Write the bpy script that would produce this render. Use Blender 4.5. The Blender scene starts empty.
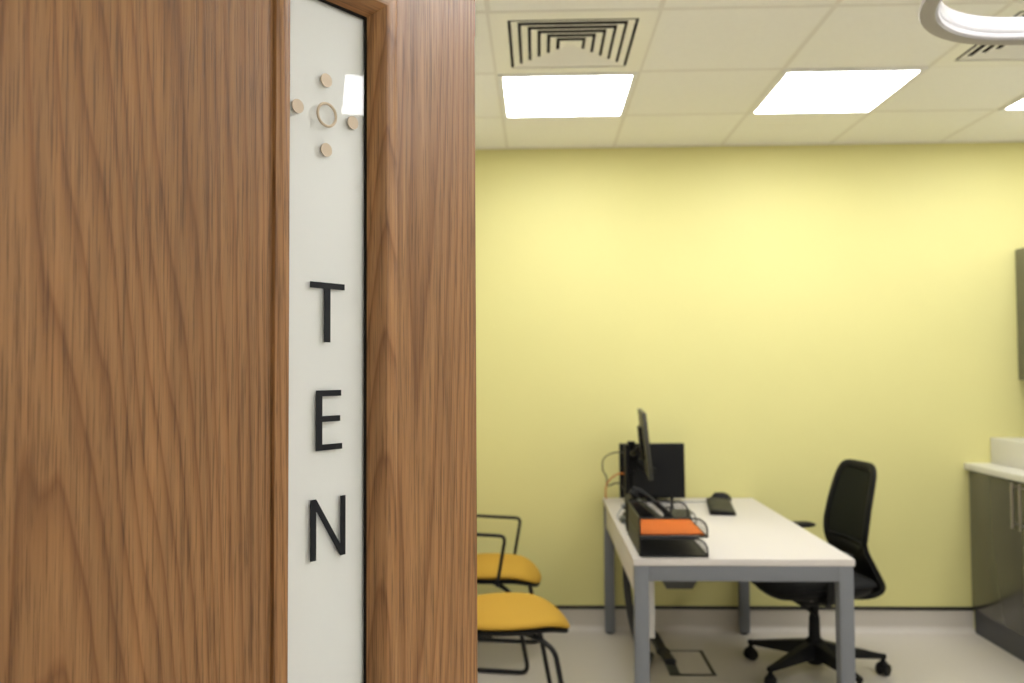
import bpy, bmesh, math, random
from mathutils import Vector, Matrix
random.seed(4)
SC = bpy.context.scene
COL = SC.collection
PI = math.pi

# ------------------------------------------------------------------ materials
def new_mat(name):
    m = bpy.data.materials.new(name); m.use_nodes = True
    nt = m.node_tree; b = nt.nodes['Principled BSDF']
    return m, nt, b

def pmat(name, col, rough=0.5, metal=0.0, spec=0.5, coat=0.0, noise=0.0, nscale=40.0, bump=0.0, bscale=200.0, emit=0.0, alpha=1.0, stretch=(1, 1, 1)):
    m, nt, b = new_mat(name)
    b.inputs['Base Color'].default_value = (*col, 1)
    b.inputs['Roughness'].default_value = rough
    b.inputs['Metallic'].default_value = metal
    b.inputs['Specular IOR Level'].default_value = spec
    b.inputs['Coat Weight'].default_value = coat
    b.inputs['Alpha'].default_value = alpha
    if emit:
        b.inputs['Emission Color'].default_value = (*col, 1)
        b.inputs['Emission Strength'].default_value = emit
    tc = nt.nodes.new('ShaderNodeTexCoord')
    mp = nt.nodes.new('ShaderNodeMapping'); mp.inputs['Scale'].default_value = stretch
    nt.links.new(tc.outputs['Object'], mp.inputs['Vector'])
    n = nt.nodes.new('ShaderNodeTexNoise'); n.inputs['Scale'].default_value = nscale; n.inputs['Detail'].default_value = 4
    nt.links.new(mp.outputs[0], n.inputs['Vector'])
    if noise:
        mr = nt.nodes.new('ShaderNodeMapRange')
        mr.inputs['To Min'].default_value = 1 - noise; mr.inputs['To Max'].default_value = 1 + noise
        nt.links.new(n.outputs['Fac'], mr.inputs['Value'])
        mx = nt.nodes.new('ShaderNodeVectorMath'); mx.operation = 'SCALE'
        mx.inputs[0].default_value = col
        nt.links.new(mr.outputs[0], mx.inputs['Scale'])
        nt.links.new(mx.outputs[0], b.inputs['Base Color'])
    if bump:
        n2 = nt.nodes.new('ShaderNodeTexNoise'); n2.inputs['Scale'].default_value = bscale; n2.inputs['Detail'].default_value = 3
        nt.links.new(mp.outputs[0], n2.inputs['Vector'])
        bp = nt.nodes.new('ShaderNodeBump'); bp.inputs['Strength'].default_value = bump; bp.inputs['Distance'].default_value = 0.002
        nt.links.new(n2.outputs['Fac'], bp.inputs['Height'])
        nt.links.new(bp.outputs[0], b.inputs['Normal'])
    return m

def oak(name, horizontal=False, seed=0.0, tint=1.0):
    """plain sawn oak veneer, grain along local Z (or local X)"""
    m, nt, b = new_mat(name)
    N = nt.nodes; L = nt.links
    def math_(op, a, c=None, d=None):
        q = N.new('ShaderNodeMath'); q.operation = op
        for i, v in enumerate((a, c, d)):
            if v is None: continue
            if isinstance(v, (int, float)): q.inputs[i].default_value = v
            else: L.new(v, q.inputs[i])
        return q.outputs[0]
    tc = N.new('ShaderNodeTexCoord')
    sep = N.new('ShaderNodeSeparateXYZ'); L.new(tc.outputs['Object'], sep.inputs[0])
    X, Y, Z = sep.outputs
    if horizontal: X, Z = Z, X
    def noise(sx, sz, off, detail=2, rough=0.5):
        cb = N.new('ShaderNodeCombineXYZ')
        L.new(math_('MULTIPLY_ADD', X, sx, off + seed), cb.inputs[0])
        L.new(math_('MULTIPLY', Y, sx), cb.inputs[1])
        L.new(math_('MULTIPLY', Z, sz), cb.inputs[2])
        n = N.new('ShaderNodeTexNoise'); n.inputs['Scale'].default_value = 1.0
        n.inputs['Detail'].default_value = detail; n.inputs['Roughness'].default_value = rough
        L.new(cb.outputs[0], n.inputs['Vector'])
        return n.outputs['Fac']
    big = noise(4.0, 0.26, 3.1, 1.0, 0.4)
    mid = noise(12.0, 0.55, 9.7, 2.0, 0.5)
    wob = noise(50.0, 4.0, 1.7, 2.0, 0.5)
    v = math_('MULTIPLY', X, 84.0)
    v = math_('ADD', v, math_('MULTIPLY', big, 42.0))
    v = math_('ADD', v, math_('MULTIPLY', mid, 4.6))
    v = math_('ADD', v, math_('MULTIPLY', wob, 0.45))
    fr = math_('FRACT', v)
    ramp = N.new('ShaderNodeValToRGB'); L.new(fr, ramp.inputs['Fac'])
    cr = ramp.color_ramp
    def c(r, g, bb): return (r * tint * 0.735, g * tint * 0.595, bb * tint * 0.435, 1)
    cr.elements[0].position = 0.0; cr.elements[0].color = c(0.295, 0.160, 0.074)
    cr.elements[1].position = 1.0; cr.elements[1].color = c(0.295, 0.160, 0.074)
    for p_, k in ((0.10, c(0.435, 0.262, 0.137)), (0.45, c(0.47, 0.295, 0.158)), (0.74, c(0.43, 0.256, 0.130)), (0.92, c(0.35, 0.202, 0.100))):
        e = cr.elements.new(p_); e.color = k
    # pores: short thin dark vertical dashes
    p1 = noise(430.0, 9.0, 5.0, 3.0, 0.7)
    p2 = noise(170.0, 3.0, 15.0, 2.0, 0.6)
    pm = N.new('ShaderNodeMapRange'); L.new(p1, pm.inputs['Value'])
    pm.inputs['From Min'].default_value = 0.36; pm.inputs['From Max'].default_value = 0.50
    pm.inputs['To Min'].default_value = 0.56; pm.inputs['To Max'].default_value = 1.0
    pm2 = N.new('ShaderNodeMapRange'); L.new(p2, pm2.inputs['Value'])
    pm2.inputs['From Min'].default_value = 0.3; pm2.inputs['From Max'].default_value = 0.7
    pm2.inputs['To Min'].default_value = 0.80; pm2.inputs['To Max'].default_value = 1.16
    blot = noise(16.0, 0.7, 33.0, 3.0, 0.6)
    pm3 = N.new('ShaderNodeMapRange'); L.new(blot, pm3.inputs['Value'])
    pm3.inputs['From Min'].default_value = 0.3; pm3.inputs['From Max'].default_value = 0.7
    pm3.inputs['To Min'].default_value = 0.80; pm3.inputs['To Max'].default_value = 1.16
    k = math_('MULTIPLY', math_('MULTIPLY', pm.outputs[0], pm2.outputs[0]), pm3.outputs[0])
    sc = N.new('ShaderNodeVectorMath'); sc.operation = 'SCALE'
    L.new(ramp.outputs['Color'], sc.inputs[0]); L.new(k, sc.inputs['Scale'])
    L.new(sc.outputs[0], b.inputs['Base Color'])
    b.inputs['Roughness'].default_value = 0.33
    b.inputs['Specular IOR Level'].default_value = 0.4
    bp = N.new('ShaderNodeBump'); bp.inputs['Strength'].default_value = 0.25; bp.inputs['Distance'].default_value = 0.0006
    L.new(pm.outputs[0], bp.inputs['Height']); L.new(bp.outputs[0], b.inputs['Normal'])
    return m

def pane_glass(name):
    """clear float glass: straight-through view plus Fresnel mirror on its outer faces"""
    m, nt, b = new_mat(name)
    nt.nodes.remove(b)
    out = [n for n in nt.nodes if n.type == 'OUTPUT_MATERIAL'][0]
    tr = nt.nodes.new('ShaderNodeBsdfTransparent'); tr.inputs['Color'].default_value = (0.97, 0.985, 0.975, 1)
    gl = nt.nodes.new('ShaderNodeBsdfGlossy'); gl.inputs['Roughness'].default_value = 0.0
    fr = nt.nodes.new('ShaderNodeFresnel'); fr.inputs['IOR'].default_value = 1.52
    ge = nt.nodes.new('ShaderNodeNewGeometry')
    inv = nt.nodes.new('ShaderNodeMath'); inv.operation = 'SUBTRACT'; inv.inputs[0].default_value = 1.0
    nt.links.new(ge.outputs['Backfacing'], inv.inputs[1])
    mu = nt.nodes.new('ShaderNodeMath'); mu.operation = 'MULTIPLY'
    nt.links.new(fr.outputs[0], mu.inputs[0]); nt.links.new(inv.outputs[0], mu.inputs[1])
    mx = nt.nodes.new('ShaderNodeMixShader')
    nt.links.new(mu.outputs[0], mx.inputs[0]); nt.links.new(tr.outputs[0], mx.inputs[1]); nt.links.new(gl.outputs[0], mx.inputs[2])
    nt.links.new(mx.outputs[0], out.inputs['Surface'])
    return m

M = {}
M['yellow_wall'] = pmat('yellow_paint', (0.69, 0.64, 0.27), 0.55, spec=0.3, noise=0.015, nscale=3, bump=0.06, bscale=300)
M['white_wall'] = pmat('off_white_paint', (0.76, 0.74, 0.68), 0.6, spec=0.3, noise=0.015, nscale=3)
M['tile'] = pmat('ceiling_tile', (0.90, 0.885, 0.80), 0.85, spec=0.2, noise=0.03, nscale=60, bump=0.15, bscale=500)
M['tbar'] = pmat('ceiling_grid_metal', (0.78, 0.75, 0.66), 0.5, spec=0.4)
M['vinyl'] = pmat('floor_vinyl', (0.53, 0.485, 0.415), 0.42, spec=0.4, noise=0.05, nscale=120, bump=0.05, bscale=400)
M['black_strip'] = pmat('black_strip', (0.012, 0.011, 0.010), 0.4)
M['oak'] = oak('oak_veneer', seed=0.0)
M['oak_bead'] = oak('oak_bead', seed=7.0, tint=1.12)
M['oak_bead_h'] = oak('oak_bead_across', horizontal=True, seed=3.0, tint=1.05)
M['glass'] = pane_glass('clear_glass')
M['film'] = pmat('white_film', (0.875, 0.838, 0.84), 0.5, spec=0.3)
M['gasket'] = pmat('black_gasket', (0.010, 0.008, 0.006), 0.8, spec=0.1)
M['letter'] = pmat('black_vinyl_letter', (0.006, 0.007, 0.010), 0.5, spec=0.25)
M['tan'] = pmat('tan_disc', (0.60, 0.485, 0.35), 0.45, noise=0.05, nscale=300)
M['lamp'] = pmat('led_diffuser', (0.965, 0.975, 1.0), 0.6, emit=17.8)
M['lamp_frame'] = pmat('lamp_frame_white', (0.80, 0.79, 0.74), 0.45)
M['vent'] = pmat('vent_white', (0.88, 0.86, 0.76), 0.42)
M['vent_b'] = pmat('vent_grey', (0.56, 0.53, 0.45), 0.42)
M['plenum'] = pmat('dark_plenum', (0.035, 0.034, 0.030), 0.8)
M['steel'] = pmat('grey_powder_coat', (0.160, 0.168, 0.182), 0.42, noise=0.03, nscale=200)
M['desk_top'] = pmat('white_laminate', (0.585, 0.545, 0.505), 0.38, spec=0.4, noise=0.01)
M['white_panel'] = pmat('white_panel', (0.62, 0.60, 0.57), 0.45)
M['cabinet'] = pmat('graphite_gloss', (0.058, 0.054, 0.043), 0.16, spec=0.5, coat=0.3)
M['plinth'] = pmat('plinth_grey', (0.030, 0.031, 0.034), 0.3)
M['worktop'] = pmat('worktop_white', (0.66, 0.64, 0.57), 0.35)
M['chrome'] = pmat('brushed_steel', (0.55, 0.50, 0.44), 0.3, metal=1.0)
M['mustard'] = pmat('mustard_fabric', (0.48, 0.28, 0.032), 0.75, spec=0.25, noise=0.06, nscale=300, bump=0.2, bscale=900)
M['black_metal'] = pmat('black_tube', (0.009, 0.009, 0.009), 0.38, spec=0.3)
M['black_plastic'] = pmat('black_plastic', (0.006, 0.006, 0.006), 0.55, spec=0.2)
M['black_fabric'] = pmat('black_fabric', (0.010, 0.010, 0.010), 0.9, spec=0.2, bump=0.2, bscale=900)
M['chair_mesh'] = pmat('chair_mesh', (0.014, 0.015, 0.009), 0.8, spec=0.1, alpha=0.95)
M['screen'] = pmat('screen_black', (0.008, 0.008, 0.008), 0.4, spec=0.15)
M['mon_back'] = pmat('monitor_back', (0.040, 0.040, 0.030), 0.45)
M['wire'] = pmat('black_wire', (0.009, 0.009, 0.009), 0.45, spec=0.3)
M['tray_solid'] = pmat('tray_panel', (0.045, 0.040, 0.043), 0.5)
M['orange'] = pmat('orange_card', (0.74, 0.15, 0.002), 0.6)
M['paper'] = pmat('white_paper', (0.80, 0.79, 0.77), 0.7)
M['orange_cable'] = pmat('orange_cable', (0.62, 0.17, 0.02), 0.5)
M['dark_cable'] = pmat('dark_cable', (0.02, 0.02, 0.02), 0.5)
M['grey_cable'] = pmat('grey_cable', (0.22, 0.24, 0.27), 0.5)
M['key'] = pmat('keyboard_keys', (0.022, 0.022, 0.018), 0.5)
M['dark_green_grey'] = pmat('floor_box_flap', (0.05, 0.056, 0.05), 0.45)
M['lamp_white'] = pmat('gloss_white_plastic', (0.60, 0.585, 0.60), 0.22, spec=0.6, coat=0.4)
M['lamp_under'] = pmat('lamp_grey_plastic', (0.40, 0.37, 0.33), 0.45)

# ------------------------------------------------------------------ mesh helpers
def link(name, bm, mat, parent=None, smooth=True, loc=None):
    me = bpy.data.meshes.new(name)
    bmesh.ops.recalc_face_normals(bm, faces=bm.faces)
    bm.to_mesh(me); bm.free()
    mats = mat if isinstance(mat, (list, tuple)) else [mat]
    for m in mats: me.materials.append(m)
    o = bpy.data.objects.new(name, me); COL.objects.link(o)
    if smooth:
        for p in me.polygons: p.use_smooth = True
        try: me.set_sharp_from_angle(angle=math.radians(38))
        except Exception: pass
    if parent: o.parent = parent
    if loc: o.location = loc
    return o

def tag(o, label=None, cat=None, group=None, kind=None):
    if label: o['label'] = label
    if cat: o['category'] = cat
    if group: o['group'] = group
    if kind: o['kind'] = kind
    return o

def thing(name, label, cat, loc=(0, 0, 0), rz=0.0, group=None, kind=None):
    o = bpy.data.objects.new(name, None); COL.objects.link(o)
    o.location = loc; o.rotation_euler = (0, 0, rz); o.empty_display_size = 0.1
    return tag(o, label, cat, group, kind)

def box(bm, x0, x1, y0, y1, z0, z1, bev=0.0, seg=2, mi=0):
    vs = [bm.verts.new(p) for p in ((x0, y0, z0), (x1, y0, z0), (x1, y1, z0), (x0, y1, z0), (x0, y0, z1), (x1, y0, z1), (x1, y1, z1), (x0, y1, z1))]
    fs = [bm.faces.new([vs[i] for i in f]) for f in ((0, 3, 2, 1), (4, 5, 6, 7), (0, 1, 5, 4), (1, 2, 6, 5), (2, 3, 7, 6), (3, 0, 4, 7))]
    for f in fs: f.material_index = mi
    if bev:
        es = list({e for f in fs for e in f.edges})
        bmesh.ops.bevel(bm, geom=es, offset=bev, segments=seg, affect='EDGES', profile=0.5)
    return vs

def bx(x0, x1, y0, y1, z0, z1, bev=0.0, seg=2):
    bm = bmesh.new(); box(bm, x0, x1, y0, y1, z0, z1, bev, seg); return bm

def fillet(pts, r, n=6):
    """round the inner corners of a polyline"""
    P = [Vector(p) for p in pts]; out = [P[0]]
    for i in range(1, len(P) - 1):
        a, b, c = P[i - 1], P[i], P[i + 1]
        d1 = (a - b); d2 = (c - b); rr = min(r, d1.length * 0.48, d2.length * 0.48)
        p, q = b + d1.normalized() * rr, b + d2.normalized() * rr
        for k in range(n + 1):
            t = k / n
            out.append(p.lerp(b, t).lerp(b.lerp(q, t), t))
    out.append(P[-1]); return out

def tube(bm, pts, r, seg=10, closed=False, ry=None, up=None):
    """sweep a circle (or an ellipse r x ry) along a polyline"""
    P = [Vector(p) for p in pts]; n = len(P)
    T = []
    for i in range(n):
        if closed: t = P[(i + 1) % n] - P[i - 1]
        else: t = P[min(i + 1, n - 1)] - P[max(i - 1, 0)]
        T.append(t.normalized())
    ref = Vector(up) if up else (Vector((0, 0, 1)) if abs(T[0].z) < 0.9 else Vector((1, 0, 0)))
    rings = []; N = None
    for i in range(n):
        if up or N is None:
            N = (ref - T[i] * ref.dot(T[i])).normalized()
        else:
            N = (N - T[i] * N.dot(T[i])).normalized()
        B = T[i].cross(N)
        rr = r[i] if isinstance(r, (list, tuple)) else r
        r2 = ry if ry is not None else rr
        rings.append([bm.verts.new(P[i] + N * (math.cos(2 * PI * k / seg) * rr) + B * (math.sin(2 * PI * k / seg) * r2)) for k in range(seg)])
    for i in range(n if closed else n - 1):
        a, b = rings[i], rings[(i + 1) % n]
        for k in range(seg):
            bm.faces.new((a[k], a[(k + 1) % seg], b[(k + 1) % seg], b[k]))
    if not closed:
        bm.faces.new(rings[0][::-1]); bm.faces.new(rings[-1])

def tb(pts, r, seg=10, **k):
    bm = bmesh.new(); tube(bm, pts, r, seg, **k); return bm

def smooth_path(pts, n=8):
    """Catmull-Rom through points"""
    P = [Vector(p) for p in pts]; P = [P[0] * 2 - P[1]] + P + [P[-1] * 2 - P[-2]]
    out = []
    for i in range(1, len(P) - 2):
        for k in range(n):
            t = k / n; a, b, c, d = P[i - 1:i + 3]
            out.append(0.5 * ((2 * b) + (c - a) * t + (2 * a - 5 * b + 4 * c - d) * t * t + (3 * b - a - 3 * c + d) * t ** 3))
    out.append(P[-2]); return out

def lathe(bm, prof, seg=24, c=(0, 0, 0)):
    rings = []
    for r, z in prof:
        rings.append([bm.verts.new((c[0] + r * math.cos(2 * PI * k / seg), c[1] + r * math.sin(2 * PI * k / seg), c[2] + z)) for k in range(seg)])
    for a, b in zip(rings, rings[1:]):
        for k in range(seg): bm.faces.new((a[k], a[(k + 1) % seg], b[(k + 1) % seg], b[k]))
    bm.faces.new(rings[0][::-1]); bm.faces.new(rings[-1])

def prism(bm, poly, f, d0, d1):
    """extrude 2-D polygon; f(u, v, d) -> 3-D"""
    a = [bm.verts.new(f(u, v, d0)) for u, v in poly]; b = [bm.verts.new(f(u, v, d1)) for u, v in poly]
    bm.faces.new(a); bm.faces.new(b[::-1]); n = len(poly)
    for i in range(n): bm.faces.new((a[i], b[i], b[(i + 1) % n], a[(i + 1) % n]))

def cushion(bm, lx, ly, ex, top, bot, bend=lambda x, y: (x, y, 0), rings=9, seg=48, pw=3.0, edge=0.5):
    """superellipse pad; bend maps plan position to (x, y, dz)"""
    def pt(a, r):
        c, s = math.cos(a), math.sin(a)
        return (lx * math.copysign(abs(c) ** (2 / ex), c) * r, ly * math.copysign(abs(s) ** (2 / ex), s) * r)
    for side in (1, -1):
        pass
    def ring(r, z):
        o = []
        for k in range(seg):
            x, y = pt(2 * PI * k / seg, r); X, Y, dz = bend(x, y); o.append(bm.verts.new((X, Y, z + dz)))
        return o
    R = [math.sin(PI / 2 * (i / rings)) for i in range(1, rings + 1)]
    tops = [ring(r, top * (1 - r ** pw) ** edge if r < 1 else 0) for r in R]
    bots = [ring(r, -bot * (1 - r ** pw) ** edge) for r in R[:-1]]
    X, Y, dz = bend(0, 0)
    ct = bm.verts.new((X, Y, top + dz)); cb = bm.verts.new((X, Y, -bot + dz))
    for k in range(seg):
        j = (k + 1) % seg
        bm.faces.new((ct, tops[0][k], tops[0][j])); bm.faces.new((cb, bots[0][j], bots[0][k]))
        for a, b in zip(tops, tops[1:]): bm.faces.new((a[k], b[k], b[j], a[j]))
        for a, b in zip(bots, bots[1:]): bm.faces.new((a[k], a[j], b[j], b[k]))
        bm.faces.new((bots[-1][k], bots[-1][j], tops[-1][j], tops[-1][k]))

def slab(bm, f, nu, nv, th):
    """thick curved sheet: f(u,v)->(point, normal)"""
    A, B = [], []
    for i in range(nu + 1):
        ra, rb = [], []
        for j in range(nv + 1):
            p, n = f(i / nu, j / nv); p = Vector(p); n = Vector(n).normalized()
            ra.append(bm.verts.new(p + n * th / 2)); rb.append(bm.verts.new(p - n * th / 2))
        A.append(ra); B.append(rb)
    for i in range(nu):
        for j in range(nv):
            bm.faces.new((A[i][j], A[i + 1][j], A[i + 1][j + 1], A[i][j + 1]))
            bm.faces.new((B[i][j], B[i][j + 1], B[i + 1][j + 1], B[i + 1][j]))
    for i in range(nu):
        bm.faces.new((A[i][0], B[i][0], B[i + 1][0], A[i + 1][0])); bm.faces.new((A[i][nv], A[i + 1][nv], B[i + 1][nv], B[i][nv]))
    for j in range(nv):
        bm.faces.new((A[0][j], A[0][j + 1], B[0][j + 1], B[0][j])); bm.faces.new((A[nu][j], B[nu][j], B[nu][j + 1], A[nu][j + 1]))

def copy_tree(o, parent=None):
    c = o.copy(); COL.objects.link(c); c.parent = parent
    for ch in list(o.children): copy_tree(ch, c)
    return c

# ------------------------------------------------------------------ room
XL, XR, YB, YF, H = -0.71, 2.95, 4.63, -2.0, 2.69
def struct(name, bm, mat, smooth=True): return tag(link(name, bm, mat, None, smooth), kind='structure')

struct('floor', bx(-2.3, XR + 0.1, YF - 0.1, YB + 0.1, -0.08, 0.0), M['vinyl'], False)
struct('wall_back', bx(XL - 0.1, XR + 0.1, YB, YB + 0.1, 0.0, H + 0.12), M['yellow_wall'], False)
struct('wall_right', bx(XR, XR + 0.1, YF, YB, 0.0, H + 0.12), M['white_wall'], False)
struct('wall_front', bx(-2.2, XR, YF - 0.1, YF, 0.0, H + 0.12), M['white_wall'], False)
bm = bmesh.new()
box(bm, XL - 0.1, XL, 0.52, YB, 0, H + 0.12); box(bm, XL - 0.1, XL, YF, -0.47, 0, H + 0.12); box(bm, XL - 0.1, XL, -0.47, 0.52, 2.08, H + 0.12)
struct('wall_left', bm, M['white_wall'], False)
struct('wall_corridor', bx(-2.3, -2.2, YF, YB, 0.0, H + 0.12), M['white_wall'], False)
bm = bmesh.new()   # oak door lining
box(bm, XL - 0.1, XL + 0.012, 0.49, 0.52, 0, 2.08); box(bm, XL - 0.1, XL + 0.012, -0.47, -0.44, 0, 2.08); box(bm, XL - 0.1, XL + 0.012, -0.44, 0.49, 2.05, 2.08)
struct('trim_1', bm, M['oak_bead'], False)

# coved vinyl skirting and the black capping strip above it
def cove(name, a, b, nrm):
    """profile swept from a to b, nrm points into the room"""
    a, b, nrm = Vector(a), Vector(b), Vector(nrm)
    R = 0.035; prof = [(0.0, 0.0), (R + 0.012, 0.0), (R + 0.012, 0.0015)]
    for k in range(9):
        t = PI / 2 * k / 8
        prof.append((R + 0.003 - R * math.sin(t), 0.0015 + R - R * math.cos(t)))
    prof += [(0.003, 0.118), (0.0, 0.118)]
    bm = bmesh.new(); A = [bm.verts.new(a + nrm * p + Vector((0, 0, z))) for p, z in prof]; B = [bm.verts.new(b + nrm * p + Vector((0, 0, z))) for p, z in prof]
    for i in range(len(prof)):
        j = (i + 1) % len(prof); bm.faces.new((A[i], A[j], B[j], B[i]))
    bm.faces.new(A); bm.faces.new(B[::-1])
    struct(name, bm, M['vinyl'])
cove('baseboard_back', (XL, YB, 0), (2.362, YB, 0), (0, -1, 0))
cove('baseboard_left', (XL, 0.52, 0), (XL, YB, 0), (1, 0, 0))
struct('trim_2', bx(XL, 2.362, YB - 0.007, YB, 0.118, 0.136, 0.002), M['black_strip'])
struct('trim_3', bx(XL, XL + 0.007, 0.52, YB - 0.007, 0.118, 0.136, 0.002), M['black_strip'])

# ceiling: 600 mm lay-in tiles with tee grid
GX0, GY0 = -0.167, 3.445
xs = [GX0 + 0.6 * k for k in range(-4, 6)]; xs = [-2.3] + [x for x in xs if -2.3 < x < XR] + [XR + 0.0]
ys = [GY0 + 0.6 * k for k in range(-8, 3)]; ys = [YF] + [y for y in ys if YF < y < YB] + [YB]
vent_cells = [(-0.167, 2.845), (1.633, 2.845)]
bm = bmesh.new()
for i in range(len(xs) - 1):
    for j in range(len(ys) - 1):
        if any(abs(xs[i] - vx) < 0.02 and abs(ys[j] - vy) < 0.02 for vx, vy in vent_cells): continue
        box(bm, xs[i] + 0.006, xs[i + 1] - 0.006, ys[j] + 0.006, ys[j + 1] - 0.006, H + 0.001, H + 0.018)
struct('ceiling', bm, M['tile'], False)
bm = bmesh.new()
for x in xs[1:-1]: box(bm, x - 0.009, x + 0.009, YF, YB, H - 0.0008, H + 0.0045)
for y in ys[1:-1]: box(bm, -2.3, XR, y - 0.009, y + 0.009, H - 0.0005, H + 0.004)
box(bm, XL, XR, YB - 0.018, YB, H - 0.002, H + 0.004)
struct('trim_4', bm, M['tbar'], False)
struct('ceiling_slab', bx(-2.3, XR + 0.1, YF - 0.1, YB + 0.1, H + 0.42, H + 0.5), M['plenum'], False)
# the slab closes the void above the tiles

def light(x, y, label, s=0.6):
    t = thing('ceiling_light', label, 'ceiling light', (x + s / 2, y + s / 2, H), group='square LED ceiling panels')
    h = s / 2 - 0.004
    fr = bmesh.new()
    for a in ((-h, h, -h, -h + 0.022), (-h, h, h - 0.022, h), (-h, -h + 0.022, -h + 0.022, h - 0.022), (h - 0.022, h, -h + 0.022, h - 0.022)):
        box(fr, a[0], a[1], a[2], a[3], -0.008, 0.0)
    link('frame', fr, M['lamp_frame'], t, False)
    link('diffuser', bx(-h + 0.0225, h - 0.0225, -h + 0.0225, h - 0.0225, -0.006, -0.001), M['lamp'], t, False)
    return t
light(-0.167, 3.445, 'square LED ceiling panel between the full louvred vent and the yellow wall, leftmost')
light(1.033, 3.445, 'square white LED ceiling panel near the yellow wall, middle one of the three')
light(2.233, 3.445, 'square white LED ceiling panel cut off by the right edge of the photo')
light(2.233, 1.045, 'LED ceiling panel overhead whose bright reflection shows in the door glass')
light(1.033, 1.045, 'LED ceiling panel above the view, before the middle light of the far row')
light(-0.167, 1.045, 'LED ceiling panel above the door, before the left light of the far row')

light(1.033, -1.355, 'added unseen LED ceiling panel behind the camera, brightening the door, on the middle line')  # rear row is added out of view to brighten the door front
light(2.233, -1.355, 'added unseen LED ceiling panel behind the camera, brightening the door, on the right line')  # second added rear panel, more light on the door film and leaf

# supply air diffusers: nested flared square louvres
def vent(x, y, label):
    t = thing('ceiling_vent', label, 'air vent', (x + 0.3, y + 0.3, H), group='louvred square ceiling vents')
    def ring(bm, a0, z0, a1, z1, th=0.0015):
        # square frustum band from half-size a0 at z0 to a1 at z1
        for s in range(4):
            c, sn = math.cos(s * PI / 2), math.sin(s * PI / 2)
            def P(u, v, z): return bm.verts.new((u * c - v * sn, u * sn + v * c, z))
            q = [P(-a0, -a0, z0), P(a0, -a0, z0), P(a1, -a1, z1), P(-a1, -a1, z1)]
            q2 = [P(-a0, -a0 - th, z0 + th), P(a0, -a0 - th, z0 + th), P(a1, -a1 - th, z1 + th), P(-a1, -a1 - th, z1 + th)]
            bm.faces.new(q); bm.faces.new(q2[::-1])
            for i in range(4): bm.faces.new((q[i], q2[i], q2[(i + 1) % 4], q[(i + 1) % 4]))
    fr = bmesh.new(); h = 0.297; o = 0.236
    for a in ((-h, h, -h, -o), (-h, h, o, h), (-h, -o, -o, o), (o, h, -o, o)): box(fr, a[0], a[1], a[2], a[3], -0.003, 0.003)
    link('face_frame', fr, M['vent'], t, False)
    n = 6
    for k in range(n):
        a1 = 0.223 - k * 0.0362
        bm = bmesh.new(); ring(bm, a1 - 0.0230, 0.0040, a1, -0.0030, 0.0010)
        if k == n - 1:
            box(bm, -a1 + 0.0230, a1 - 0.0230, -a1 + 0.0230, a1 - 0.0230, 0.0040, 0.0055)
        link('louvre', bm, M['vent'], t, False)
    bm = bmesh.new()
    for a in ((-h, h, -h, -h + .004), (-h, h, h - .004, h), (-h, -h + .004, -h, h), (h - .004, h, -h, h)): box(bm, a[0], a[1], a[2], a[3], 0.004, 0.2)
    box(bm, -h, h, -h, h, 0.2, 0.204)
    link('plenum_box', bm, M['plenum'], t, False)
vent(-0.167, 2.845, 'square louvred air vent in the ceiling just before the left light panel')
vent(1.633, 2.845, 'square louvred air vent in the ceiling partly behind the white lamp ring')

# ------------------------------------------------------------------ the oak door (swung wide open into the room)
u = Vector((math.sin(math.radians(37.35)), math.cos(math.radians(37.35)), 0)); nrm = Vector((u.y, -u.x, 0))
E0 = Vector((-0.23765, 0.93313, 0))
door = thing('door_1', None, None, E0, math.atan2(u.y, u.x), kind='structure')
door['label'] = 'oak veneered door with narrow white glazed panel reading TEN'
# local frame: x along the leaf towards the latch edge, -y towards the camera, z up
PR = 0.005                                        # bead stands proud of the leaf
FX0, FX1, FZ0, FZ1 = -0.0546, 0.0888, 0.62, 1.8924  # opening at bead front
BW = 0.0175
LX0, LX1, LZ0, LZ1, TH = -0.665, 0.2582, 0.008, 2.045, 0.054
hx0, hx1, hz0, hz1 = FX0 - BW + 0.004, FX1 + BW - 0.004, FZ0 - BW + 0.004, FZ1 + BW - 0.004
bm = bmesh.new()
# leaf with a rectangular hole
def grid_leaf(bm, y0, y1):
    X = [LX0, hx0, hx1, LX1]; Z = [LZ0, hz0, hz1, LZ1]
    V = {}
    for d, y in enumerate((y0, y1)):
        for i, x in enumerate(X):
            for k, z in enumerate(Z): V[d, i, k] = bm.verts.new((x, y, z))
    for i in range(3):
        for k in range(3):
            if i == 1 and k == 1: continue
            bm.faces.new((V[0, i, k], V[0, i + 1, k], V[0, i + 1, k + 1], V[0, i, k + 1]))
            bm.faces.new((V[1, i, k], V[1, i, k + 1], V[1, i + 1, k + 1], V[1, i + 1, k]))
    for i in range(3):
        for k in (0, 3): bm.faces.new((V[0, i, k], V[1, i, k], V[1, i + 1, k], V[0, i + 1, k]))
    for k in range(3):
        for i in (0, 3): bm.faces.new((V[0, i, k], V[0, i, k + 1], V[1, i, k + 1], V[1, i, k]))
    bm.faces.new((V[0, 1, 1], V[0, 2, 1], V[1, 2, 1], V[1, 1, 1])); bm.faces.new((V[0, 1, 2], V[1, 1, 2], V[1, 2, 2], V[0, 2, 2]))
    bm.faces.new((V[0, 1, 1], V[1, 1, 1], V[1, 1, 2], V[0, 1, 2])); bm.faces.new((V[0, 2, 1], V[0, 2, 2], V[1, 2, 2], V[1, 2, 1]))
grid_leaf(bm, PR, PR + TH)
es = [e for e in bm.edges if all(abs(v.co.x - LX1) < 1e-6 for v in e.verts) and abs(e.verts[0].co.z - e.verts[1].co.z) > 0.5]
bmesh.ops.bevel(bm, geom=es, offset=0.0015, segments=2, affect='EDGES')
link('leaf', bm, M['oak'], door)
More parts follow.
